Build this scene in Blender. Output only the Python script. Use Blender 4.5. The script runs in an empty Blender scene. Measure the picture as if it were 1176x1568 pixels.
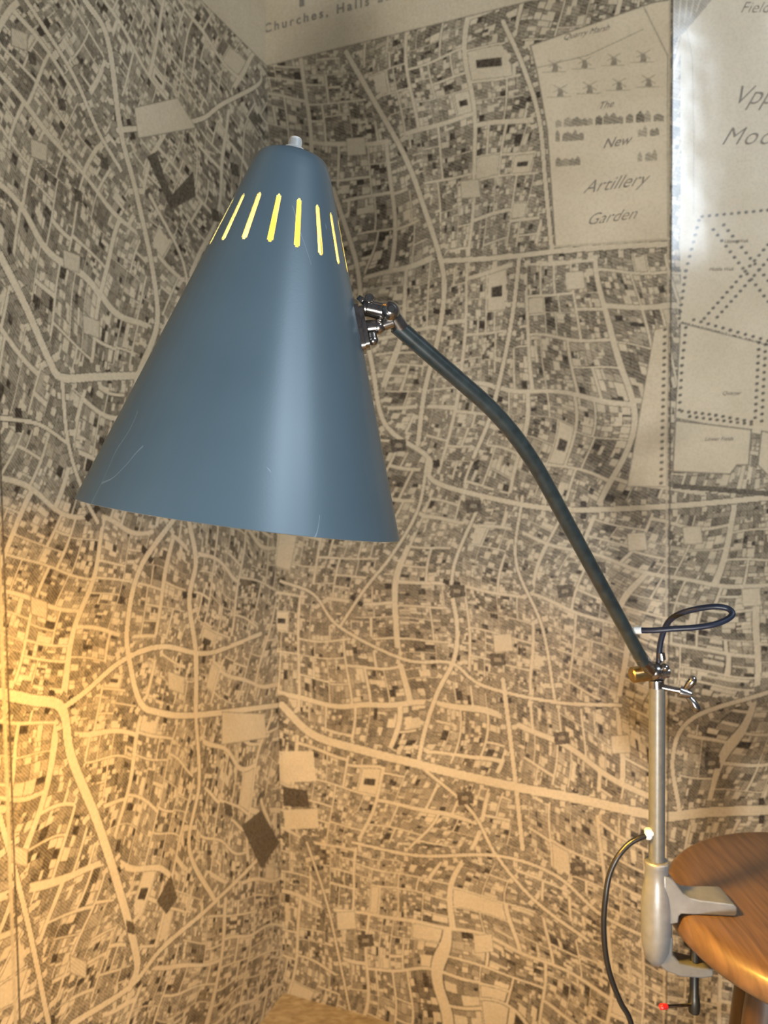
import bpy, bmesh, math, random
import numpy as np
from mathutils import Matrix, Vector, Quaternion

scene = bpy.context.scene
COL = scene.collection
CAMZ = 0.822

# ------------------------------------------------------------------ camera
camd = bpy.data.cameras.new("camera")
cam = bpy.data.objects.new("camera", camd)
COL.objects.link(cam)
scene.camera = cam
CM = Matrix.Translation((0, 0, CAMZ)) @ Matrix.Rotation(math.radians(90 - 2.6), 4, 'X') @ Matrix.Rotation(math.radians(-0.65), 4, 'Z')
cam.matrix_world = CM
camd.sensor_fit = 'VERTICAL'
camd.sensor_height = 36.0
camd.sensor_width = 27.0
camd.lens = 26.0
camd.clip_start = 0.01
camd.dof.use_dof = True
camd.dof.focus_distance = 0.41
camd.dof.aperture_fstop = 13.0

# ------------------------------------------------------------------ helpers
def mat_new(name):
    m = bpy.data.materials.new(name)
    m.use_nodes = True
    nt = m.node_tree
    b = nt.nodes["Principled BSDF"]
    return m, nt, b

def simple_mat(name, col, rough=0.4, metal=0.0, noise=0.15, nscale=60.0, bump=0.0, coat=0.0, spec=0.5):
    m, nt, b = mat_new(name)
    tc = nt.nodes.new("ShaderNodeTexCoord")
    nz = nt.nodes.new("ShaderNodeTexNoise")
    nz.inputs["Scale"].default_value = nscale
    nz.inputs["Detail"].default_value = 6
    nt.links.new(tc.outputs["Object"], nz.inputs["Vector"])
    r = nt.nodes.new("ShaderNodeValToRGB")
    r.color_ramp.elements[0].position = 0.3
    r.color_ramp.elements[1].position = 0.7
    r.color_ramp.elements[0].color = [c * (1 - noise) for c in col] + [1]
    r.color_ramp.elements[1].color = [min(1, c * (1 + noise)) for c in col] + [1]
    nt.links.new(nz.outputs["Fac"], r.inputs["Fac"])
    nt.links.new(r.outputs["Color"], b.inputs["Base Color"])
    b.inputs["Roughness"].default_value = rough
    b.inputs["Metallic"].default_value = metal
    b.inputs["Specular IOR Level"].default_value = spec
    b.inputs["Coat Weight"].default_value = coat
    b.inputs["Coat Roughness"].default_value = 0.15
    if bump > 0:
        bp = nt.nodes.new("ShaderNodeBump")
        bp.inputs["Strength"].default_value = bump
        bp.inputs["Distance"].default_value = 0.0005
        nt.links.new(nz.outputs["Fac"], bp.inputs["Height"])
        nt.links.new(bp.outputs["Normal"], b.inputs["Normal"])
    return m

def obj_from_bm(name, bm, mats, parent=None, smooth=True, bevel=0.0, loc=None):
    me = bpy.data.meshes.new(name)
    bm.normal_update()
    bm.to_mesh(me)
    bm.free()
    for m in mats:
        me.materials.append(m)
    o = bpy.data.objects.new(name, me)
    COL.objects.link(o)
    if smooth:
        for p in me.polygons:
            p.use_smooth = True
        try:
            me.set_sharp_from_angle(angle=math.radians(35))
        except Exception:
            pass
    if bevel > 0:
        md = o.modifiers.new("bevel", 'BEVEL')
        md.width = bevel
        md.segments = 3
        md.limit_method = 'ANGLE'
        md.angle_limit = math.radians(40)
    if parent:
        o.parent = parent
    return o

def frame_from_axis(d, hint=Vector((0, 0, 1))):
    d = d.normalized()
    if abs(d.dot(hint)) > 0.98:
        hint = Vector((0, 1, 0))
    x = hint.cross(d).normalized()
    y = d.cross(x)
    return x, y, d

def lathe(bm, p0, p1, prof, seg=32, mi=0):
    p0 = Vector(p0); p1 = Vector(p1)
    x, y, d = frame_from_axis(p1 - p0)
    rings = []
    for t, r in prof:
        if r < 1e-6:
            rings.append([bm.verts.new(p0 + d * t)])
        else:
            rings.append([bm.verts.new(p0 + d * t + (x * math.cos(a) + y * math.sin(a)) * r)
                          for a in [2 * math.pi * i / seg for i in range(seg)]])
    for a, b in zip(rings[:-1], rings[1:]):
        for i in range(seg):
            j = (i + 1) % seg
            if len(a) == 1 and len(b) == 1:
                continue
            if len(a) == 1:
                f = bm.faces.new((a[0], b[j], b[i]))
            elif len(b) == 1:
                f = bm.faces.new((a[i], a[j], b[0]))
            else:
                f = bm.faces.new((a[i], a[j], b[j], b[i]))
            f.material_index = mi

def cyl(bm, p0, p1, r, r2=None, seg=28, ch=0.0004, mi=0):
    p0 = Vector(p0); p1 = Vector(p1)
    L = (p1 - p0).length
    r2 = r if r2 is None else r2
    lathe(bm, p0, p1, [(0, 0), (0, r - ch), (ch, r), (L - ch, r2), (L, r2 - ch), (L, 0)], seg, mi)

def ball(bm, c, r, seg=28, mi=0, axis=(0, 0, 1), sq=1.0):
    c = Vector(c); a = Vector(axis).normalized()
    n = 14
    prof = [(r * sq * (1 - math.cos(math.pi * i / n)), r * math.sin(math.pi * i / n)) for i in range(n + 1)]
    prof[0] = (0, 0); prof[-1] = (2 * r * sq, 0)
    lathe(bm, c - a * r * sq, c + a * r * sq, prof, seg, mi)

def catmull(pts, n=10):
    pts = [Vector(p) for p in pts]
    P = [pts[0] * 2 - pts[1]] + pts + [pts[-1] * 2 - pts[-2]]
    out = []
    for i in range(1, len(P) - 2):
        a, b, c, d = P[i - 1], P[i], P[i + 1], P[i + 2]
        for k in range(n):
            t = k / n
            out.append(0.5 * ((2 * b) + (c - a) * t + (2 * a - 5 * b + 4 * c - d) * t * t + (3 * b - a - 3 * c + d) * t ** 3))
    out.append(pts[-1])
    return out

def tube(bm, pts, r, seg=20, mi=0, cap=True):
    pts = [Vector(p) for p in pts]
    rr = r if isinstance(r, (list, tuple)) else [r] * len(pts)
    rings = []
    d0 = (pts[1] - pts[0]).normalized()
    x, y, _ = frame_from_axis(d0)
    for i, p in enumerate(pts):
        if i == 0: d = pts[1] - pts[0]
        elif i == len(pts) - 1: d = pts[-1] - pts[-2]
        else: d = pts[i + 1] - pts[i - 1]
        d.normalize()
        x = (x - d * x.dot(d)).normalized()
        y = d.cross(x)
        rings.append([bm.verts.new(p + (x * math.cos(a) + y * math.sin(a)) * rr[i]) for a in [2 * math.pi * k / seg for k in range(seg)]])
    for a, b in zip(rings[:-1], rings[1:]):
        for i in range(seg):
            j = (i + 1) % seg
            f = bm.faces.new((a[i], a[j], b[j], b[i])); f.material_index = mi
    if cap:
        f = bm.faces.new(list(reversed(rings[0]))); f.material_index = mi
        f = bm.faces.new(rings[-1]); f.material_index = mi

def prism(bm, outline, z0, z1, M=None, mi=0):
    M = M or Matrix.Identity(4)
    lo = [bm.verts.new(M @ Vector((x, y, z0))) for x, y in outline]
    hi = [bm.verts.new(M @ Vector((x, y, z1))) for x, y in outline]
    n = len(outline)
    fs = [bm.faces.new(list(reversed(lo))), bm.faces.new(hi)]
    for i in range(n):
        j = (i + 1) % n
        fs.append(bm.faces.new((lo[i], lo[j], hi[j], hi[i])))
    for f in fs:
        f.material_index = mi

# ------------------------------------------------------------------ room geometry
CX, CY = -0.170, 1.150
a_w = math.atan2(-0.3675, 0.930)
ER = Vector((math.cos(a_w), math.sin(a_w), 0))      # along the back wall, corner -> panel joint
EL = Vector((math.sin(a_w), -math.cos(a_w), 0))     # along the left wall, toward the camera
ER2 = Vector((1, 0, 0))                             # back wall beyond the joint turns slightly away
CORNER = Vector((CX, CY, 0))
US1 = None

def to_wall(side, px, py):
    """calibration: where a feature measured on the photograph lies on the wall, in wall metres (u,z)"""
    d = (CM.to_3x3() @ Vector(((px - 588) / 1132.0, -(py - 784) / 1132.0, -1.0)))
    o = Vector((0, 0, CAMZ))
    e = ER if side == 'R' else EL
    n = EL if side == 'R' else ER
    t = (CORNER - o).dot(n) / d.dot(n)
    p = o + d * t
    u = (p - CORNER).dot(e)
    if side == 'R' and US1 is not None and u > US1:
        K = CORNER + ER*US1
        t = K.y / d.y
        p = o + d * t
        return (US1 + (p.x - K.x), p.z)
    return (u, p.z)
US1 = to_wall('R', 1025, 784)[0]

# ------------------------------------------------------------------ map painting (vertex attributes)
PXM = 0.00075
SCL = 1.2
LINE = .92
SI = .11
class Source:
    def __init__(s, seed, W, H):
        s.r = random.Random(seed)
        s.W, s.H = W, H
        s.ink = np.full((H, W), SI, np.float32)
        s.hat = np.zeros((H, W), np.float32)
        s.split(0, 0, W, H, 0)
    def split(s, x0, y0, x1, y1, lvl):
        r = s.r
        w, h = x1 - x0, y1 - y0
        if w < 3 or h < 3: return
        m = max(w, h)
        mm = m * PXM * 1000
        lim = r.uniform(36, 80)
        if mm <= lim and min(w, h) * PXM * 1000 < 50:
            s.block(x0, y0, x1, y1); return
        t = r.uniform(0.32, 0.68)
        if mm > 260: g = 7.5
        elif mm > 130: g = 4.8
        else: g = r.choice([1.6, 2.3, 3.0, 4.2])
        g = max(2, int(round(g / 1000 / PXM)))
        if w >= h * r.uniform(0.8, 1.2):
            c = x0 + int(w * t)
            s.split(x0, y0, c - g // 2, y1, lvl + 1); s.split(c - g // 2 + g, y0, x1, y1, lvl + 1)
        else:
            c = y0 + int(h * t)
            s.split(x0, y0, x1, c - g // 2, lvl + 1); s.split(x0, c - g // 2 + g, x1, y1, lvl + 1)
    def block(s, x0, y0, x1, y1):
        r = s.r
        k = r.random()
        s.ink[y0:y1, x0:x1] = LINE
        if k < 0.02:
            s.ink[y0+1:y1-1, x0+1:x1-1] = 0.14
            return
        if k < 0.04 and (x1-x0) > 30 and (y1-y0) > 30:
            s.ink[y0+1:y1-1, x0+1:x1-1] = 0.12
            cx, cy = (x0+x1)//2, (y0+y1)//2
            a, b = int((x1-x0)*.3), int((y1-y0)*.14)
            s.ink[cy-b:cy+b, cx-a:cx+a] = 0.95
            return
        base = r.uniform(0.42, 0.68)
        s.lots(x0+1, y0+1, x1-1, y1-1, base, 0)
    def lots(s, x0, y0, x1, y1, base, lvl):
        r = s.r
        w, h = x1-x0, y1-y0
        if w < 3 or h < 3:
            if w > 0 and h > 0: s.ink[y0:y1, x0:x1] = base
            return
        if max(w, h) * PXM * 1000 > r.uniform(4.5, 15) :
            t = r.uniform(0.25, 0.75)
            if w > h:
                c = x0 + int(w*t); line = 1 if r.random() < .6 else 0
                s.lots(x0, y0, c, y1, base, lvl+1); s.lots(c+line, y0, x1, y1, base, lvl+1)
            else:
                c = y0 + int(h*t); line = 1 if r.random() < .6 else 0
                s.lots(x0, y0, x1, c, base, lvl+1); s.lots(x0, c+line, x1, y1, base, lvl+1)
            return
        k = r.random()
        if k < 0.30:
            v, hh = r.uniform(0.06, 0.2), 0
        elif k < 0.34:
            v, hh = 0.97, 0
        elif k < 0.45:
            v, hh = base * 0.75, 0.7
        else:
            v, hh = base + r.uniform(-0.06, 0.16), 1
        s.ink[y0:y1, x0:x1] = v
        s.hat[y0:y1, x0:x1] = hh

def smooth_noise(U, Z, lam, seed, n=7):
    rr = np.random.RandomState(seed)
    out = np.zeros_like(U)
    for i in range(n):
        a = rr.uniform(0, 2*np.pi); l = lam * rr.uniform(.7, 1.5); ph = rr.uniform(0, 2*np.pi)
        out += np.sin((U*np.cos(a) + Z*np.sin(a)) * 2*np.pi / l + ph)
    return out / math.sqrt(n)

class WallMap:
    def __init__(s, side, us, zs, rot, seed):
        s.side, s.us, s.zs = side, us, zs
        U, Z = np.meshgrid(us, zs)
        s.U, s.Z = U, Z
        src = Source(seed, 4200, 4200)
        ink = np.zeros_like(U); hat = np.zeros_like(U)
        offs = [(-.25, -.25), (.25, -.25), (-.25, .25), (.25, .25)]
        for du, dz in offs:
            uu = U + du*.0011; zz = Z + dz*.0011
            n1 = smooth_noise(uu, zz, .50, seed+1); n2 = smooth_noise(uu, zz, .50, seed+2)
            m1 = smooth_noise(uu, zz, .11, seed+3); m2 = smooth_noise(uu, zz, .11, seed+4)
            x = uu*math.cos(rot) - zz*math.sin(rot) + .030*n1 + .0034*m1
            y = uu*math.sin(rot) + zz*math.cos(rot) + .030*n2 + .0034*m2
            xi = (x * SCL / PXM + 1400).astype(np.int64) % 4200
            yi = (y * SCL / PXM + 1400).astype(np.int64) % 4200
            ink += src.ink[yi, xi]; hat += src.hat[yi, xi]
        s.ink = ink/4; s.hat = hat/4
        s.gloss = np.zeros_like(U)
        s.rs = random.Random(seed+9)
        s.sd = np.full_like(U, 9.0); s.sp = np.zeros_like(U)
    def w(s, p): return to_wall(s.side, p[0], p[1])
    def box(s, umin, umax, zmin, zmax):
        i0, i1 = np.searchsorted(s.us, [umin, umax]); j0, j1 = np.searchsorted(s.zs, [zmin, zmax])
        return slice(j0, j1), slice(i0, i1)
    def dist_poly(s, pts, reach):
        acc = 0.0
        for (ax, az), (bx, bz) in zip(pts[:-1], pts[1:]):
            L = math.hypot(bx-ax, bz-az)
            if L < 1e-7: continue
            sl = s.box(min(ax, bx)-reach, max(ax, bx)+reach, min(az, bz)-reach, max(az, bz)+reach)
            U = s.U[sl]; Z = s.Z[sl]
            if U.size:
                t = np.clip(((U-ax)*(bx-ax) + (Z-az)*(bz-az))/(L*L), 0, 1)
                d = np.hypot(U-ax-t*(bx-ax), Z-az-t*(bz-az))
                yield sl, d, acc + t*L
            acc += L
    def street(s, pix, wid):
        pts = [s.w(p) for p in pix]
        pts = [(p.x, p.y) for p in catmull([(a, b, 0) for a, b in pts], 8)]
        off = s.rs.uniform(5, 500)
        for sl, d, t in s.dist_poly(pts, .03):
            q = d - wid/2
            m = q < s.sd[sl]
            s.sd[sl] = np.where(m, q, s.sd[sl]); s.sp[sl] = np.where(m, t + off, s.sp[sl])
    def commit_streets(s):
        sd, sp = s.sd, s.sp
        lot = np.floor(sp/.0075).astype(np.int64)
        hsh = ((lot*7919) % 101)/101.0
        dep = .003 + .008*(((lot*104729) % 97)/97.0)
        front = (sd > 0) & (sd < dep)
        v = np.where(hsh < .2, .14, .42 + .26*hsh)
        v = np.where(hsh > .97, .95, v)
        edge = (np.abs((sp/.0075) % 1.0) < .11)
        v = np.where(edge, .78, v)
        s.ink = np.where(front, v, s.ink); s.hat = np.where(front, (v > .2)*1.0, s.hat)
        s.ink = np.where((sd > -.0002) & (sd < .0008), .78, s.ink)
        inside = sd <= -.0002
        s.ink = np.where(inside, SI-.01, s.ink); s.hat = np.where(inside, 0, s.hat)
    def poly(s, pix, ink, hat=0, outline=0.0, wallpts=False):
        pts = pix if wallpts else [s.w(p) for p in pix]
        us = [p[0] for p in pts]; zs = [p[1] for p in pts]
        sl = s.box(min(us), max(us), min(zs), max(zs))
        U = s.U[sl]; Z = s.Z[sl]
        inside = np.zeros(U.shape, bool)
        n = len(pts)
        for i in range(n):
            (ax, az), (bx, bz) = pts[i], pts[(i+1) % n]
            if abs(az-bz) < 1e-9: continue
            c = ((az > Z) != (bz > Z)) & (U < (bx-ax)*(Z-az)/(bz-az) + ax)
            inside ^= c
        s.ink[sl] = np.where(inside, ink, s.ink[sl]); s.hat[sl] = np.where(inside, hat, s.hat[sl])
        if outline > 0:
            s.stroke(pts + [pts[0]], outline, .7, wallpts=True)
    def stroke(s, pix, wid, ink, wallpts=False, smooth=False):
        pts = pix if wallpts else [s.w(p) for p in pix]
        if smooth: pts = [(p.x, p.y) for p in catmull([(a, b, 0) for a, b in pts], 8)]
        for sl, d, t in s.dist_poly(pts, wid+.003):
            k = np.clip((wid/2 + .0005 - d)/.001, 0, 1)
            s.ink[sl] = s.ink[sl]*(1-k) + ink*k
            s.hat[sl] = s.hat[sl]*(1-k)
    def dots(s, pix, step=.0085, r=.0018):
        pts = [s.w(p) for p in pix]
        for (ax, az), (bx, bz) in zip(pts[:-1], pts[1:]):
            L = math.hypot(bx-ax, bz-az); n = max(1, int(L/step))
            for i in range(n+1):
                t = i/n
                cx, cz = ax+(bx-ax)*t, az+(bz-az)*t
                s.stroke([(cx-.0006, cz), (cx+.0006, cz+.0004)], 2*r, .85, wallpts=True)

def grid_axis(fine_end, step, total, coarse):
    a = np.arange(0, fine_end, step)
    b = np.arange(a[-1]+coarse, total+coarse, coarse)
    return np.concatenate([a, b])

us_R = grid_axis(.76, .0011, 1.8, .006)
us_L = grid_axis(.57, .0011, 1.8, .006)
zs = grid_axis(1.60, .0011, 2.3, .006)

# ---- right-hand wall sheet
R = WallMap('R', us_R, zs, math.radians(8), 11)
for pts, w in [
 ([(530,80),(570,150),(620,240),(650,320),(675,400),(680,450),(670,520),(650,600),(640,680)], 10),
 ([(510,290),(545,400),(555,480),(570,560),(590,650),(655,700),(662,735),(740,760),(860,780),(1027,775),(1176,762)], 10),
 ([(770,33),(800,100),(825,180),(835,280),(845,385)], 8),
 ([(675,400),(760,395),(850,385),(940,378),(1020,374)], 10),
 ([(795,395),(785,480),(770,560),(750,640),(725,700)], 8),
 ([(432,1080),(480,1125),(560,1150),(640,1170),(700,1185),(790,1205),(880,1222),(1000,1248),(1080,1244),(1176,1240)], 18),
 ([(430,890),(480,910),(520,960),(620,1010),(690,1015),(740,1050),(850,1075),(950,1080)], 7),
 ([(690,900),(700,960),(695,1010),(670,1060),(650,1120),(640,1170)], 9),
 ([(655,700),(640,780),(600,850),(560,900),(520,960)], 7),
 ([(770,1040),(780,1120),(790,1205),(800,1300)], 9),
 ([(640,1170),(720,1240),(760,1310),(820,1380),(900,1440)], 7),
 ([(540,1290),(640,1310),(760,1310),(850,1340),(920,1400),(1000,1440)], 7),
 ([(800,760),(790,860),(830,960),(850,1075)], 6),
 ([(740,760),(700,850),(690,900)], 7),
 ([(1040,1240),(1030,1160),(1060,1100),(1176,1060)], 8),
 ([(470,1290),(500,1380),(520,1470),(540,1568)], 6)]:
    R.street(pts, w*.00074)
R.commit_streets()
R.poly([(432,1150),(480,1150),(484,1196),(434,1198)], .06)
R.poly([(434,1205),(470,1210),(474,1236),(434,1234)], .92)
R.poly([(434,1240),(486,1238),(488,1268),(436,1270)], .08)
for c in [(762,1010),(610,682),(865,905),(712,1222),(1090,1168),(885,1330),(725,775),(860,1130),(560,1440),(915,870),(700,905)]:
    x, y = c; R.poly([(x-13,y-9),(x+11,y-10),(x+13,y+8),(x-10,y+11)], .9)
    R.poly([(x-5,y-3),(x+5,y-3),(x+5,y+3),(x-5,y+3)], .5, 1)
for c in [(770,985),(975,830),(1060,820),(740,1445),(530,1410),(720,290),(545,225),(880,430),(950,1140),(1150,915)]:
    x, y = c; R.poly([(x-15,y-13),(x+13,y-15),(x+16,y+12),(x-13,y+14)], .12, 0, .0008)
R.poly([(1002,505),(1024,500),(1021,745),(960,745)], .09, 0, .001)
R.dots([(1018,505),(1012,740)])
# cartouche
R.poly([(812,70),(1000,4),(1026,0),(1024,368),(850,378),(838,200),(822,110)], .03, 0, .0018)
R.stroke([(980,0),(1022,85),(1022,368)], .0012, .6)
R.stroke([(848,378),(1024,366)], .003, .25)
R.stroke([(818,105),(900,85),(985,45)], .001, .6)
for row, y in enumerate([100, 138]):
    for i in range(4):
        x = 850 + 45*i + 8*row; yy = y - 5*i
        R.poly([(x-5,yy+10),(x+5,yy+10),(x+3,yy-2),(x-3,yy-2)], .6)
        R.stroke([(x-10,yy-7),(x+10,yy+5)], .001, .6); R.stroke([(x-10,yy+3),(x+10,yy-8)], .001, .6)
        R.stroke([(x-20,yy+11),(x+16,yy+10)], .001, .5)
for row, y in enumerate([190, 212, 250]):
    x = 850
    while x < 1005:
        wdt = R.rs.choice([7, 9, 12, 16]); h = R.rs.choice([9, 12, 16]); yy = y - (x-850)*.06
        if not (row >= 1 and 890 < x < 975):
            R.poly([(x,yy+5),(x+wdt,yy+5),(x+wdt,yy-h*.4),(x+wdt*.5,yy-h*.8),(x,yy-h*.4)], R.rs.choice([.5,.35,.65]), 1)
        x += wdt + R.rs.choice([0, 1, 4])
# moorfields panel on the right
R.poly([(1042,0),(1300,-60),(1300,560),(1176,526),(1042,492)], .03)
R.poly([(1042,495),(1300,560),(1300,700),(1176,668),(1034,640)], .04, 0, .0012)
R.poly([(1034,644),(1150,658),(1146,712),(1128,712),(1118,726),(1030,722)], .04, 0, .0018)
R.poly([(1166,660),(1300,690),(1300,745),(1176,728),(1160,712)], .04, 0, .0018)
R.poly([(1030,740),(1176,752),(1300,760),(1300,772),(1176,760),(1030,748)], .85)
for d in [[(1070,338),(1050,415),(1040,488)], [(1075,332),(1176,322),(1260,318)], [(1092,352),(1176,462)], [(1176,375),(1120,440),(1078,488)],
          [(1062,490),(1118,506),(1176,522),(1260,545)], [(1108,345),(1176,430)], [(1176,398),(1098,486)],
          [(1050,502),(1044,560),(1040,628)], [(1044,630),(1096,636),(1150,646)], [(1056,638),(1150,650)], [(1162,525),(1156,640)], [(1172,528),(1166,645)]]:
    R.dots(d)
R.stroke([(1042,0),(1060,90),(1062,200),(1062,330)], .001, .4)
R.poly([(1030,0),(1090,0),(1046,52),(1030,60)], .40, 1)
for k in range(5):
    R.stroke([(1032+k*10, 0),(1030+k*9, 50-k*8)], .0015, .05)
zt = R.w((402,103))[1]
R.poly([(0,zt),(1.04,zt),(1.04,3),(0,3)], .16, 0, 0, True)
R.stroke([(0,zt),(1.04,zt)], .0012, .8, True)
R.stroke([(US1,0),(US1,2.3)], .0018, .92, True); R.stroke([(US1-.0035,0),(US1-.0035,2.3)], .002, .25, True)
R.gloss = (R.U > US1).astype(float)

# ---- left wall sheet
Lw = WallMap('L', us_L, zs, math.radians(-24), 47)
for pts, w in [
 ([(130,0),(165,60),(185,200),(210,300),(235,420),(240,500),(212,575),(200,640)], 12),
 ([(0,390),(40,470),(75,550),(95,578),(150,577),(212,575)], 12),
 ([(95,578),(105,680),(130,760),(150,800)], 7),
 ([(270,790),(215,870),(195,960),(200,1020),(215,1075),(240,1090),(300,1095),(425,1080)], 11),
 ([(0,1062),(50,1072),(95,1085),(110,1160),(150,1260),(185,1370),(210,1470),(200,1510)], 15),
 ([(95,1085),(130,1060),(190,1010),(250,990),(320,1000),(400,970)], 9),
 ([(300,1095),(305,1200),(290,1300),(330,1380)], 10),
 ([(290,800),(300,860),(290,920),(300,1000),(300,1095)], 13),
 ([(400,1225),(412,1290),(330,1380),(250,1450),(200,1510),(110,1568)], 10),
 ([(400,110),(395,130),(340,160),(300,185),(180,200)], 8),
 ([(40,0),(110,110),(150,200),(185,260)], 8),
 ([(230,300),(280,400),(290,480)], 8),
 ([(0,1250),(40,1400),(75,1568)], 8),
 ([(0,640),(60,650),(105,680)], 6)]:
    Lw.street(pts, w*.00074)
Lw.commit_streets()
Lw.poly([(206,165),(272,150),(300,196),(212,212)], .12, 0, .001)
Lw.poly([(225,240),(240,232),(262,300),(296,262),(300,300),(262,322)], .9)
Lw.poly([(370,1265),(400,1240),(428,1290),(400,1330)], .9)
Lw.poly([(240,1380),(262,1340),(272,1375),(255,1400)], .9)
Lw.poly([(340,1090),(405,1093),(408,1130),(340,1140)], .14, 0, .001)
for c in [(30,60),(60,230),(110,400),(140,500),(60,930),(30,1310),(120,1480),(270,1045)]:
    x, y = c; Lw.poly([(x-13,y-18),(x+13,y-8),(x+12,y+18),(x-12,y+10)], .14, 1, .001)
for c in [(50,90),(95,160),(160,250),(330,330),(360,260),(120,300),(200,1420),(350,1240)]:
    x, y = c; Lw.poly([(x-7,y-12),(x+5,y-7),(x+7,y+11),(x-5,y+8)], .9)
Lw.poly([(0,zt),(1.1,zt),(1.1,3),(0,3)], .16, 0, 0, True)
Lw.stroke([(0,zt),(1.1,zt)], .0012, .8, True)
ul, _ = Lw.w((18,1200))
Lw.stroke([(ul,0),(ul,2.3)], .0022, .9, True); Lw.stroke([(ul+.005,0),(ul+.005,2.3)], .004, .3, True)

# ------------------------------------------------------------------ map paper material
def paper_mat():
    m, nt, b = mat_new("printed_map_paper")
    N = nt.nodes.new; Lk = nt.links.new
    at = N("ShaderNodeAttribute"); at.attribute_name = "map"; at.attribute_type = 'GEOMETRY'
    sp = N("ShaderNodeSeparateColor"); Lk(at.outputs["Color"], sp.inputs["Color"])
    tc = N("ShaderNodeTexCoord")
    wv = N("ShaderNodeTexWave"); wv.wave_type = 'BANDS'; wv.bands_direction = 'DIAGONAL'
    wv.inputs["Scale"].default_value = 140; wv.inputs["Distortion"].default_value = 1.2
    Lk(tc.outputs["Object"], wv.inputs["Vector"])
    m1 = N("ShaderNodeMath"); m1.operation = 'MULTIPLY'; Lk(sp.outputs["Green"], m1.inputs[0]); Lk(wv.outputs["Fac"], m1.inputs[1])
    m2 = N("ShaderNodeMath"); m2.operation = 'MULTIPLY_ADD'; m2.inputs[1].default_value = 0.16
    Lk(m1.outputs[0], m2.inputs[0]); Lk(sp.outputs["Red"], m2.inputs[2])
    nz = N("ShaderNodeTexNoise"); nz.inputs["Scale"].default_value = 300; nz.inputs["Detail"].default_value = 3
    Lk(tc.outputs["Object"], nz.inputs["Vector"])
    m3 = N("ShaderNodeMath"); m3.operation = 'MULTIPLY_ADD'; m3.inputs[1].default_value = 0.44; m3.inputs[2].default_value = -0.22
    Lk(nz.outputs["Fac"], m3.inputs[0])
    m4 = N("ShaderNodeMath"); m4.operation = 'ADD'; m4.use_clamp = True; Lk(m2.outputs[0], m4.inputs[0]); Lk(m3.outputs[0], m4.inputs[1])
    st = N("ShaderNodeTexNoise"); st.inputs["Scale"].default_value = 5; st.inputs["Detail"].default_value = 8; st.inputs["Roughness"].default_value = .6
    Lk(tc.outputs["Object"], st.inputs["Vector"])
    rp = N("ShaderNodeValToRGB")
    rp.color_ramp.elements[0].position = .35; rp.color_ramp.elements[1].position = .65
    rp.color_ramp.elements[0].color = (.53, .44, .295, 1); rp.color_ramp.elements[1].color = (.65, .56, .40, 1)
    Lk(st.outputs["Fac"], rp.inputs["Fac"])
    mx = N("ShaderNodeMix"); mx.data_type = 'RGBA'
    Lk(m4.outputs[0], mx.inputs["Factor"]); Lk(rp.outputs["Color"], mx.inputs["A"])
    mx.inputs["B"].default_value = (.034, .024, .015, 1)
    Lk(mx.outputs["Result"], b.inputs["Base Color"])
    b.inputs["Roughness"].default_value = .5
    b.inputs["Specular IOR Level"].default_value = .4
    b.inputs["Coat Roughness"].default_value = .13
    Lk(sp.outputs["Blue"], b.inputs["Coat Weight"])
    n2 = N("ShaderNodeTexNoise"); n2.inputs["Scale"].default_value = 6; n2.inputs["Detail"].default_value = 3
    Lk(tc.outputs["Object"], n2.inputs["Vector"])
    bp = N("ShaderNodeBump"); bp.inputs["Strength"].default_value = .2; bp.inputs["Distance"].default_value = .01
    Lk(n2.outputs["Fac"], bp.inputs["Height"]); Lk(bp.outputs["Normal"], b.inputs["Normal"]); Lk(bp.outputs["Normal"], b.inputs["Coat Normal"])
    return m
PAPER = paper_mat()

def build_wall(name, wm, e):
    nu, nz = len(wm.us), len(wm.zs)
    co = np.empty((nz, nu, 3), np.float32)
    if name == "wall_back":
        ua = np.minimum(wm.U, US1); ub = np.maximum(wm.U - US1, 0)
        co[..., 0] = CX + ER.x*ua + ER2.x*ub; co[..., 1] = CY + ER.y*ua + ER2.y*ub
    else:
        co[..., 0] = CX + e.x*wm.U; co[..., 1] = CY + e.y*wm.U
    co[..., 2] = wm.Z
    idx = np.arange(nu*nz).reshape(nz, nu)
    q = np.stack([idx[:-1, :-1], idx[:-1, 1:], idx[1:, 1:], idx[1:, :-1]], -1)
    if name == "wall_left": q = q[..., ::-1]
    q = q.reshape(-1, 4)
    me = bpy.data.meshes.new(name)
    me.vertices.add(nu*nz); me.vertices.foreach_set("co", co.reshape(-1))
    me.loops.add(q.size); me.loops.foreach_set("vertex_index", q.reshape(-1).astype(np.int32))
    me.polygons.add(len(q)); me.polygons.foreach_set("loop_start", (np.arange(len(q))*4).astype(np.int32))
    me.update(calc_edges=True)
    at = me.attributes.new("map", 'FLOAT_COLOR', 'POINT')
    c = np.ones((nu*nz, 4), np.float32)
    c[:, 0] = np.clip(wm.ink, 0, 1).reshape(-1); c[:, 1] = np.clip(wm.hat, 0, 1).reshape(-1); c[:, 2] = wm.gloss.reshape(-1)
    at.data.foreach_set("color", c.reshape(-1))
    me.materials.append(PAPER)
    o = bpy.data.objects.new(name, me); COL.objects.link(o)
    return o
wall_back = build_wall("wall_back", R, ER)
wall_left = build_wall("wall_left", Lw, EL)

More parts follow.
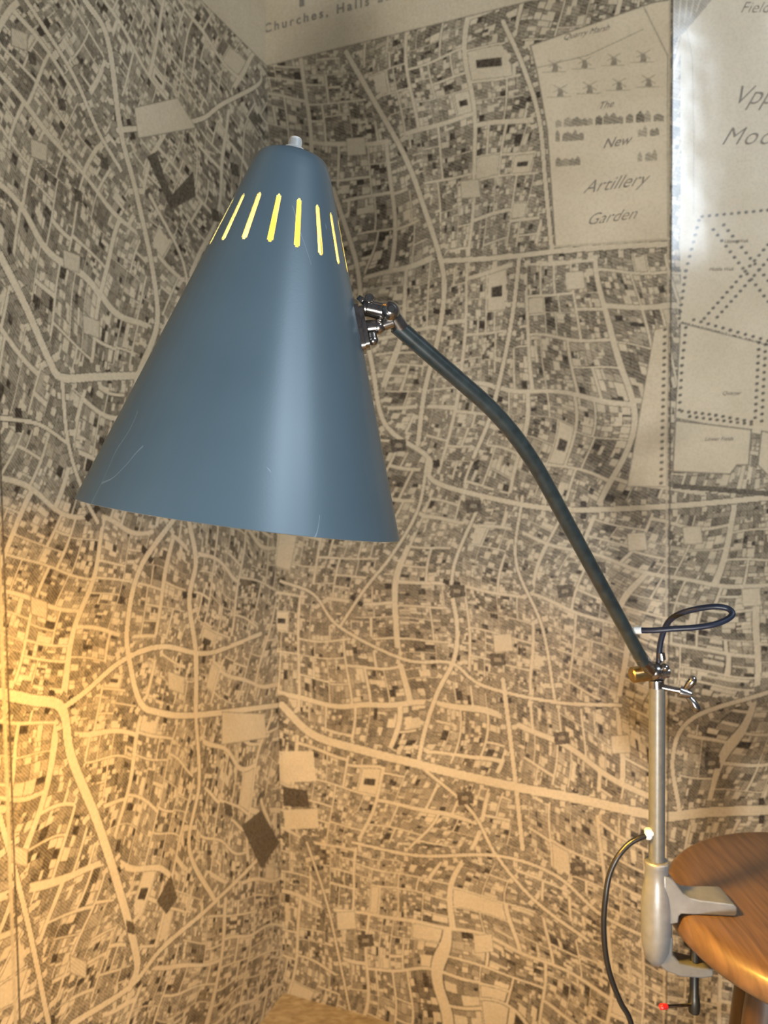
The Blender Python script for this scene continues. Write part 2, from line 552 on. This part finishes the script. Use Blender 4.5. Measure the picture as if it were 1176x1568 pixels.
INK = simple_mat("map_lettering_ink", (.21, .18, .14), .6, 0, .3, 200)
def lettering(name, txt, px, py, size, side='R', shear=0.0, spacing=1.0, thick=0.0, rot=0.0):
    u, z = to_wall(side, px, py)
    c = bpy.data.curves.new(name, 'FONT'); c.body = txt; c.size = size; c.shear = shear; c.space_character = spacing
    c.offset = thick
    o = bpy.data.objects.new(name, c); COL.objects.link(o)
    c.materials.append(INK)
    if u > US1:
        e = ER2; base = CORNER + ER*US1 + ER2*(u-US1)
    else:
        e = ER; base = CORNER + ER*u
    nrm = Vector((e.y, -e.x, 0))
    p = base + nrm*.0006
    m = Matrix(((e.x, 0, nrm.x, p.x), (e.y, 0, nrm.y, p.y), (0, 1, 0, z), (0, 0, 0, 1)))
    o.matrix_world = m @ Matrix.Rotation(rot, 4, 'Z')
    o.parent = wall_back
    return o
lettering("title_line", "Churches, Halls and Houses", 405, 51, .0185, spacing=1.42, thick=.0003)
lettering("title_capital", "T", 446, 14, .06, thick=.001)
lettering("cartouche_the", "The", 915, 168, .012, shear=.5)
lettering("cartouche_new", "New", 922, 228, .017, shear=.5)
lettering("cartouche_artillery", "Artillery", 892, 297, .023, shear=.6, thick=-.0002)
lettering("cartouche_garden", "Garden", 897, 345, .020, shear=.6, thick=-.0002)
lettering("cartouche_quarry", "Quarry Marsh", 862, 62, .010, shear=.5)
lettering("moor_upper", "Vpper", 1118, 160, .033, shear=.6, thick=-.0004)
lettering("moor_moor", "Moor", 1102, 222, .031, shear=.6, spacing=1.15, thick=-.0004)
lettering("moor_fields", "Fields", 1132, 20, .019, shear=.5, thick=-.0003)
lettering("moor_path", "Upper Walk", 1108, 372, .006, shear=.4)
lettering("moor_walk", "Middle Walk", 1085, 415, .006, shear=.4)
lettering("moor_quarter", "Quarter", 1105, 605, .007, shear=.4)
lettering("moor_lower", "Lower Fields", 1078, 675, .007, shear=.4)

# ------------------------------------------------------------------ floor
def wood_mat(name, c1, c2, rough, scale=(1.0, 14.0, 14.0), coat=0.3, rot=0.0):
    m, nt, b = mat_new(name)
    N = nt.nodes.new; Lk = nt.links.new
    tc = N("ShaderNodeTexCoord"); mp = N("ShaderNodeMapping")
    mp.inputs["Scale"].default_value = scale; mp.inputs["Rotation"].default_value = (0, 0, rot)
    Lk(tc.outputs["Object"], mp.inputs["Vector"])
    nz = N("ShaderNodeTexNoise"); nz.inputs["Scale"].default_value = 9; nz.inputs["Detail"].default_value = 9; nz.inputs["Distortion"].default_value = .6
    Lk(mp.outputs["Vector"], nz.inputs["Vector"])
    r = N("ShaderNodeValToRGB"); r.color_ramp.elements[0].position = .32; r.color_ramp.elements[1].position = .68
    r.color_ramp.elements[0].color = (*c1, 1); r.color_ramp.elements[1].color = (*c2, 1)
    Lk(nz.outputs["Fac"], r.inputs["Fac"]); Lk(r.outputs["Color"], b.inputs["Base Color"])
    b.inputs["Roughness"].default_value = rough
    b.inputs["Coat Weight"].default_value = coat; b.inputs["Coat Roughness"].default_value = .2
    bp = N("ShaderNodeBump"); bp.inputs["Strength"].default_value = .15; bp.inputs["Distance"].default_value = .001
    Lk(nz.outputs["Fac"], bp.inputs["Height"]); Lk(bp.outputs["Normal"], b.inputs["Normal"])
    return m
bm = bmesh.new()
KP = CORNER + ER*US1
fl = [CORNER + Vector((-.03,.04,0)), CORNER + EL*2.6 - ER*.03, CORNER + EL*2.6 + ER*2.6, Vector((1.9, KP.y+.03, 0)), Vector((KP.x+.01, KP.y+.03, 0))]
prism(bm, [(p.x, p.y) for p in fl], -.05, 0)
bmesh.ops.recalc_face_normals(bm, faces=bm.faces)
floor = obj_from_bm("floor", bm, [wood_mat("pale_scuffed_floor", (.24, .18, .11), (.44, .36, .24), .6, (7, 16, 9), .05, -.37)], smooth=False)

# ------------------------------------------------------------------ stool / small round table
STX, STY, STR, STZ, STT = .3565, .572, .1305, .480, .024
wood_top = wood_mat("varnished_beech", (.085, .046, .023), (.165, .094, .046), .46, (26, 1.8, 6), .18, .5)
stool = bpy.data.objects.new("round_wooden_stool", None); COL.objects.link(stool)
bm = bmesh.new()
r = STR
prof = [(0, 0), (0, r-.011), (.002, r-.005), (.006, r-.0012), (.011, r), (.015, r-.0008), (.0195, r-.003), (.0225, r-.0065), (.024, r-.010), (.024, r-.03), (.024, 0)]
lathe(bm, (STX, STY, STZ-STT), (STX, STY, STZ), prof, 120)
obj_from_bm("seat", bm, [wood_top], stool)
dark_wood = wood_mat("dark_stained_wood", (.03, .017, .010), (.07, .038, .02), .45, (10, 10, 1.2), .2)
bm = bmesh.new()
for k in range(4):
    a = math.radians(20 + 90*k)
    c, s_ = math.cos(a), math.sin(a)
    top = Vector((STX + c*.070, STY + s_*.070, STZ-STT)); bot = Vector((STX + c*.125, STY + s_*.125, 0))
    lathe(bm, top, bot, [(0, 0), (0, .012), (.05, .0145), (.18, .016), (.40, .012), ((bot-top).length-.0005, .0105), ((bot-top).length, 0)], 24)
for k in range(4):
    a = math.radians(20 + 90*k); b2 = math.radians(110 + 90*k); h = .17 + .03*(k % 2)
    rad = .125 - (.055)*(h/(STZ-STT))
    cyl(bm, (STX + math.cos(a)*rad, STY + math.sin(a)*rad, h), (STX + math.cos(b2)*rad, STY + math.sin(b2)*rad, h), .007)
obj_from_bm("legs", bm, [dark_wood], stool)
bm = bmesh.new()
lathe(bm, (STX, STY, STZ-STT-.022), (STX, STY, STZ-STT), [(0, 0), (0, .085), (.022, .085), (.022, 0)], 64)
obj_from_bm("seat_block", bm, [dark_wood], stool, bevel=.002)

# ------------------------------------------------------------------ lamp
lamp = bpy.data.objects.new("clamp_desk_lamp", None); COL.objects.link(lamp)

def shade_paint():
    m, nt, b = mat_new("slate_blue_enamel")
    N = nt.nodes.new; Lk = nt.links.new
    tc = N("ShaderNodeTexCoord")
    nz = N("ShaderNodeTexNoise"); nz.inputs["Scale"].default_value = 14; nz.inputs["Detail"].default_value = 6
    Lk(tc.outputs["Object"], nz.inputs["Vector"])
    r = N("ShaderNodeValToRGB"); r.color_ramp.elements[0].position = .3; r.color_ramp.elements[1].position = .7
    r.color_ramp.elements[0].color = (.074, .118, .152, 1); r.color_ramp.elements[1].color = (.088, .136, .172, 1)
    Lk(nz.outputs["Fac"], r.inputs["Fac"])
    mp = N("ShaderNodeMapping"); mp.inputs["Scale"].default_value = (18, 18, 6); mp.inputs["Rotation"].default_value = (.3, .5, .2)
    Lk(tc.outputs["Object"], mp.inputs["Vector"])
    dn = N("ShaderNodeTexNoise"); dn.inputs["Scale"].default_value = 1.2
    Lk(mp.outputs["Vector"], dn.inputs["Vector"])
    ad = N("ShaderNodeVectorMath"); ad.operation = 'ADD'; Lk(mp.outputs["Vector"], ad.inputs[0]); Lk(dn.outputs["Color"], ad.inputs[1])
    vo = N("ShaderNodeTexVoronoi"); vo.feature = 'DISTANCE_TO_EDGE'; vo.inputs["Scale"].default_value = .8
    Lk(ad.outputs[0], vo.inputs["Vector"])
    lt = N("ShaderNodeMath"); lt.operation = 'LESS_THAN'; lt.inputs[1].default_value = .0028; Lk(vo.outputs["Distance"], lt.inputs[0])
    ms = N("ShaderNodeTexNoise"); ms.inputs["Scale"].default_value = 22; Lk(tc.outputs["Object"], ms.inputs["Vector"])
    gt = N("ShaderNodeMath"); gt.operation = 'GREATER_THAN'; gt.inputs[1].default_value = .55; Lk(ms.outputs["Fac"], gt.inputs[0])
    mu = N("ShaderNodeMath"); mu.operation = 'MULTIPLY'; Lk(lt.outputs[0], mu.inputs[0]); Lk(gt.outputs[0], mu.inputs[1])
    m5 = N("ShaderNodeMath"); m5.operation = 'MULTIPLY'; m5.inputs[1].default_value = .4; Lk(mu.outputs[0], m5.inputs[0])
    mx = N("ShaderNodeMix"); mx.data_type = 'RGBA'; Lk(m5.outputs[0], mx.inputs["Factor"]); Lk(r.outputs["Color"], mx.inputs["A"])
    mx.inputs["B"].default_value = (.30, .38, .44, 1)
    Lk(mx.outputs["Result"], b.inputs["Base Color"])
    b.inputs["Roughness"].default_value = .36
    b.inputs["Specular IOR Level"].default_value = .6
    b.inputs["Metallic"].default_value = .12
    fb = N("ShaderNodeTexNoise"); fb.inputs["Scale"].default_value = 900; Lk(tc.outputs["Object"], fb.inputs["Vector"])
    bp = N("ShaderNodeBump"); bp.inputs["Strength"].default_value = .06; bp.inputs["Distance"].default_value = .0003
    Lk(fb.outputs["Fac"], bp.inputs["Height"]); Lk(bp.outputs["Normal"], b.inputs["Normal"])
    return m
paint = shade_paint()
inner_white = simple_mat("shade_inner_white", (.80, .72, .50), .6, 0, .04)
white_pl = simple_mat("white_plastic", (.82, .82, .78), .4, 0, .03)
chrome = simple_mat("worn_nickel", (.36, .34, .32), .22, 1.0, .3, 300)
hole_shade = simple_mat("hole_shade_black", (.01, .01, .01), .6)  # black standing in for the shade inside the hinge holes
brass = simple_mat("aged_brass", (.45, .32, .14), .3, 1.0, .25, 200)
arm_paint = simple_mat("dark_slate_enamel", (.027, .037, .038), .32, .2, .30, 150, coat=.25)
grey_paint = simple_mat("grey_hammered_enamel", (.15, .155, .148), .40, .3, .10, 200)
cast_alu = simple_mat("silver_lacquered_casting", (.25, .26, .265), .40, .4, .10, 120, bump=.3)
navy = simple_mat("navy_cable", (.009, .015, .035), .4)
black = simple_mat("black_cable", (.012, .012, .013), .35)
red = simple_mat("red_plastic_tip", (.55, .02, .02), .35)
screwm = simple_mat("blackened_steel", (.06, .06, .055), .4, .8)

PB = Vector((-.0796, .4194, .8004)); PT = Vector((-.0490, .4245, 1.0010))
AX = (PT - PB).normalized(); LEN = (PT - PB).length
fy = Vector((0, -1, 0)); fy = (fy - AX*fy.dot(AX)).normalized()
fx = fy.cross(AX) * 1.0
if fx.x < 0: fx = -fx
RB, RT = .0893, .0200
NS = 18; PER = 18; NC = NS*PER
slot_c = math.radians(1.5)
def shade_pt(s, rad, ang):
    return PT - AX*(s) + (fy*math.cos(ang) + fx*math.sin(ang))*rad
rows = [(0.0, .0062), (0.0, .012), (0.0, RT-.0022), (.0004, RT-.0010), (.0014, RT-.0001)]
s0, s1 = .0310, .0592
svals = [0.006, .012, .018, .024] + [s0, s0+.0010] + [s0 + (s1-s0)*k/6 for k in range(1, 6)] + [s1-.0010, s1]
svals += [s1 + (LEN-s1)*k/24 for k in range(1, 25)]
svals = sorted(set(svals))
for s_ in svals:
    rows.append((s_, RT + (RB-RT)*(s_/LEN)))
bm = bmesh.new()
dA = 2*math.pi/NC
rings = []
for s_, rad in rows:
    rings.append([bm.verts.new(shade_pt(s_, rad, slot_c + i*dA)) for i in range(NC)])
def in_slot(i, sa, sb):
    k = i % PER
    if k not in (0, 1, PER-1, PER-2): return False
    if sa < s0-1e-6 or sb > s1+1e-6: return False
    if (sb <= s0+.0010+1e-6 or sa >= s1-.0010-1e-6) and k in (1, PER-2): return False
    return True
for ri in range(len(rows)-1):
    a, b = rings[ri], rings[ri+1]
    sa, sb = rows[ri][0], rows[ri+1][0]
    for i in range(NC):
        if in_slot(i, sa, sb): continue
        j = (i+1) % NC
        bm.faces.new((a[i], b[i], b[j], a[j]))
bmesh.ops.recalc_face_normals(bm, faces=bm.faces)
bm.faces.ensure_lookup_table()
f = bm.faces[len(bm.faces)//2]
c0 = PT - AX*((PT - f.calc_center_median()).dot(AX))
if (f.calc_center_median() - c0).dot(f.normal) < 0:
    bmesh.ops.reverse_faces(bm, faces=bm.faces)
shade = obj_from_bm("shade", bm, [paint, inner_white], lamp)
sm = shade.modifiers.new("thickness", 'SOLIDIFY'); sm.thickness = .0008; sm.offset = -1
sm.material_offset = 1; sm.material_offset_rim = 0
es = shade.modifiers.new("crisp_edges", 'EDGE_SPLIT'); es.split_angle = math.radians(50)

bm = bmesh.new()
F0 = PT - AX*.001
lathe(bm, F0, PT + AX*.02, [(0, 0), (0, .0066), (.0066, .0066), (.0076, .0058), (.0076, .0038), (.0118, .0038), (.0135, .0032), (.0141, .0020), (.0142, 0)], 32)
obj_from_bm("switch_finial", bm, [white_pl], lamp)
bm = bmesh.new()
lathe(bm, PT - AX*.0005, PB, [(0, 0), (0, .0064), (.010, .0064), (.012, .0110), (.075, .0120), (.100, .0165), (.112, .0165), (.114, .0135), (.114, 0)], 40)
obj_from_bm("bulb_socket", bm, [simple_mat("cream_bakelite", (.55, .45, .28), .4)], lamp)
mB, nt, b = mat_new("warm_frosted_bulb")
b.inputs["Base Color"].default_value = (1, .9, .7, 1)
b.inputs["Emission Color"].default_value = (1.0, .55, .095, 1)
b.inputs["Emission Strength"].default_value = 660
bm = bmesh.new()
lathe(bm, PT - AX*.112, PB, [(0, 0), (0, .012), (.014, .0135), (.026, .020), (.036, .0265), (.046, .0295), (.056, .0300), (.066, .0275), (.076, .021), (.082, .013), (.0855, .005), (.086, 0)], 40)
obj_from_bm("bulb", bm, [mB], lamp)

J = Vector((.0039, .4247, .9163))
def j(px, py, dy=0.0):
    return J + Vector(((px-595)*.000371, dy, -(py-478)*.000371))
slope = math.atan2(RB-RT, LEN)
gen = (-AX*math.cos(slope) + fx*math.sin(slope)).normalized()
nrm = (fx*math.cos(slope) + AX*math.sin(slope)).normalized()
surf = shade_pt(.088, RT + (RB-RT)*(.088/LEN), math.radians(90))
bm = bmesh.new()
lat = gen.cross(nrm)
Mx = Matrix((( gen.x, lat.x, nrm.x, surf.x), (gen.y, lat.y, nrm.y, surf.y), (gen.z, lat.z, nrm.z, surf.z), (0, 0, 0, 1)))
def rrect(w, h, r_, n=6):
    out = []
    for cx_, cy_, a0 in [(w-r_, h-r_, 0), (-w+r_, h-r_, 90), (-w+r_, -h+r_, 180), (w-r_, -h+r_, 270)]:
        for k in range(n+1):
            a = math.radians(a0 + 90*k/n); out.append((cx_ + r_*math.cos(a), cy_ + r_*math.sin(a)))
    return out
prism(bm, rrect(.0135, .0085, .004), -.0012, .0016, Mx)
prism(bm, rrect(.0120, .0062, .003), .0016, .0042, Mx)
for sgn in (-1, 1):
    cyl(bm, j(562, 474, sgn*.0045), j(588, 480, sgn*.0045), .0036)
cyl(bm, j(556, 470), j(590, 478), .0050)
cyl(bm, j(553, 502), j(579, 500), .0042)
ball(bm, j(579, 500), .0044)
cyl(bm, j(566, 461, -.004), j(566, 461, -.0075), .0026)
cyl(bm, j(557, 457), j(551, 463), .0030)
cyl(bm, j(569, 510, -.003), j(571, 522, -.003), .0026)
ball(bm, j(571, 522, -.003), .0030)
cyl(bm, j(597, 479, .010), j(597, 479, -.0060), .0056)
ball(bm, j(597, 479, -.0050), .0056)
cyl(bm, j(586, 497), j(602, 492), .0036)
cyl(bm, j(598, 480), (.0110, .4299, .9077), .0050)
obj_from_bm("shade_hinge", bm, [chrome], lamp)
bm = bmesh.new()
cyl(bm, j(599, 479, -.0090), j(599.2, 479, -.01085), .0022)
cyl(bm, j(566, 461, -.0070), j(566, 461, -.0077), .0014)
obj_from_bm("hinge_hole_shade_discs", bm, [hole_shade], lamp)  # solid black discs set on the metal, painted shade instead of real recesses

# arm: straight - single smooth bend - straight
A0 = Vector((.0085, .4286, .9095)); AK = Vector((.0838, .4643, .8510)); A3 = Vector((.1955, .5560, .6805))
A1 = A0.lerp(AK, .66); A2 = AK.lerp(A3, .20)
pts = [A0.lerp(A1, k/8) for k in range(8)]
pts += [A1*(1-t)**2 + AK*2*t*(1-t) + A2*t*t for t in [k/24 for k in range(24)]]
pts += [A2.lerp(A3, k/10) for k in range(11)]
bm = bmesh.new()
tube(bm, pts, .0049, 28)
obj_from_bm("arm", bm, [arm_paint], lamp)

O = Vector((.2122, .570, .657))
def q(x, y, z): return O + Vector((x, y, z))*.001
bm = bmesh.new()
cyl(bm, q(-.3, 0, -150), q(-.8, 0, 0), .0061, seg=40)
obj_from_bm("post", bm, [grey_paint], lamp)
bm = bmesh.new()
cyl(bm, q(-1, 0, -3), q(-1.5, 0, 6), .0058)
cyl(bm, q(-7, 0, 12), q(4, 0, 12), .0068)
ball(bm, q(-3, -1, 13), .0074)
tube(bm, [(.1915, .5530, .6865), q(-10, -6, 17), q(-5, -2, 13)], .0052, 24)
cyl(bm, q(3, 0, 12), q(8, 0, 12), .0048)
ball(bm, q(3, -6, 17), .0032)
cyl(bm, q(1, -3, 28), q(2, -3, 22), .0028)
obj_from_bm("elbow_joint", bm, [chrome], lamp)
bm = bmesh.new()
cyl(bm, q(-22, -3, 10.5), q(-8, -1, 11.5), .0062, seg=36, ch=.001)
obj_from_bm("elbow_knob", bm, [brass], lamp)
bm = bmesh.new()
cyl(bm, q(0, -2, 1), q(17, -8, -1.5), .0026)
lathe(bm, q(14, -8, -1.2), q(22, -11, -3), [(0, 0), (0, .0046), (.003, .0042), (.008, .0030), (.009, 0)], 24)
for pts in ([(17, -9, 0), (20, -11, 5), (22, -12, 9), (20.5, -12, 11)], [(18, -9, -3), (22, -11, -8), (25, -12, -13), (27, -12, -15)]):
    cp = catmull([q(*p) for p in pts], 5)
    tube(bm, cp, [.0018 + .0014*math.sin(math.pi*i/(len(cp)-1)) for i in range(len(cp))], 14)
obj_from_bm("wing_nut", bm, [chrome], lamp)

bm = bmesh.new()
tube(bm, catmull([q(-26, -24, 50), q(-15, -30, 51), q(-3, -35, 53), (q(10, -39, 54.5)), q(23, -42, 57), q(33, -42, 60.5), q(38, -41, 64.5), q(36, -38, 68), q(28, -35, 69), q(17, -28, 66), q(8, -20, 61), q(3.5, -12, 54), q(1, -7, 44), q(0, -3, 32), q(0, -1, 20)], 6), .0022, 16)
obj_from_bm("upper_cable", bm, [navy], lamp)
bm = bmesh.new()
cyl(bm, q(-27, -23, 49.8), q(-22, -26, 50.4), .0028)
cyl(bm, q(-4, -1, -115), q(-9.5, -3, -115), .0032, ch=.001)
lathe(bm, q(-8, -2.5, -111.5), q(-8, -2.5, -120), [(0, 0), (0, .0022), (.001, .0030), (.007, .0030), (.008, .0022), (.008, 0)], 24)
obj_from_bm("cable_grommets", bm, [white_pl], lamp)
bm = bmesh.new()
tube(bm, catmull([q(-9, -2.5, -117), q(-16, -3, -119), q(-24, -3, -124), q(-33, -4, -134), q(-39, -4, -148), q(-42, -5, -164), q(-43.5, -5, -182), q(-43, -5, -200), q(-41, -5, -216), q(-37, -5, -232), q(-30, -5, -250), q(-21, -5, -270), q(-12, 0, -330), q(-16, 20, -460), q(-25, 60, -590), q(-30, 110, -645), q(-10, 190, -653.5), q(60, 260, -654), q(200, 240, -654)], 6), .0022, 16)
obj_from_bm("mains_cable", bm, [black], lamp)

bm = bmesh.new()
lathe(bm, q(-.3, 0, -138), q(-.3, 0, -225), [(0, 0), (0, .0086), (.001, .0095), (.004, .0095), (.006, .0088), (.016, .0092), (.026, .0110), (.035, .0117), (.060, .0116), (.070, .0108), (.080, .0080), (.084, .004), (.085, 0)], 40)
ob = obj_from_bm("clamp_sleeve", bm, [cast_alu], lamp)
def jaw(bm, prof, wfun):
    n = len(prof)
    A = [bm.verts.new(q(x, -wfun(x), z)) for x, z in prof]; B = [bm.verts.new(q(x, wfun(x), z)) for x, z in prof]
    bm.faces.new(A); bm.faces.new(list(reversed(B)))
    for i in range(n):
        k = (i+1) % n
        bm.faces.new((A[k], A[i], B[i], B[k]))
bm = bmesh.new()
jaw(bm, [(2, -146), (9, -149), (13, -154), (17, -160), (22, -163.5), (30, -165), (44, -166), (54, -167), (57, -169), (57.5, -174), (56, -176.8), (16, -176.8), (14.2, -178.5), (13.6, -184), (2, -186)], lambda x: 9.0 + max(0, x-16)*.11)
bmesh.ops.recalc_face_normals(bm, faces=bm.faces)
obj_from_bm("clamp_upper_jaw", bm, [cast_alu], lamp, bevel=.0014)
bm = bmesh.new()
jaw(bm, [(-9, -196), (-4, -214), (4, -223), (16, -228), (34, -229.5), (42, -228), (42, -222), (30, -220.5), (16, -217), (10, -210), (10, -196)], lambda x: 8.0)
bmesh.ops.recalc_face_normals(bm, faces=bm.faces)
obj_from_bm("clamp_lower_jaw", bm, [cast_alu], lamp, bevel=.0014)
bm = bmesh.new()
lathe(bm, q(30, 0, -262), q(30, 0, -201.3), [(0, 0), (0, .0042), (.006, .0048), (.012, .0042), (.014, .0034), (.050, .0034), (.054, .0034), (.0555, .0085), (.0600, .0085), (.0607, 0)], 28)
obj_from_bm("clamp_screw", bm, [screwm], lamp)
bm = bmesh.new()
cyl(bm, q(0, -14, -247), q(31, 0, -256), .0013)
obj_from_bm("clamp_tommy_bar", bm, [chrome], lamp)
bm = bmesh.new()
cyl(bm, q(-3, -15.4, -246.2), q(4, -12.2, -248.2), .0022, ch=.0012)
obj_from_bm("tommy_bar_tip", bm, [red], lamp)

# ------------------------------------------------------------------ lights
def area(name, loc, target, sx, sy, power, col):
    l = bpy.data.lights.new(name, 'AREA'); l.shape = 'RECTANGLE'; l.size = sx; l.size_y = sy; l.energy = power; l.color = col
    o = bpy.data.objects.new(name, l); COL.objects.link(o)
    o.location = loc
    o.rotation_euler = (Vector(target) - Vector(loc)).to_track_quat('-Z', 'Y').to_euler()
    return o
area("window_daylight", (1.02, -.85, 1.98), (0, .7, 1.1), .22, .75, 12, (.76, .88, 1.0))
area("window_daylight.001", (1.50, -.58, 1.98), (0, .7, 1.1), .22, .75, 9, (.76, .88, 1.0))
area("added_low_light", (-.05, -.42, .36), (.02, 1.0, 1.85), .11, .09, 14, (1.0, .98, .95))  # added lamp, no real source: throws the lampshade's shadow upward, brightens upper walls
w = bpy.data.worlds.new("room_ambience"); scene.world = w; w.use_nodes = True
w.node_tree.nodes["Background"].inputs[0].default_value = (.92, .90, .98, 1)
w.node_tree.nodes["Background"].inputs[1].default_value = .11
scene.view_settings.view_transform = 'Standard'
scene.view_settings.exposure = 0.0
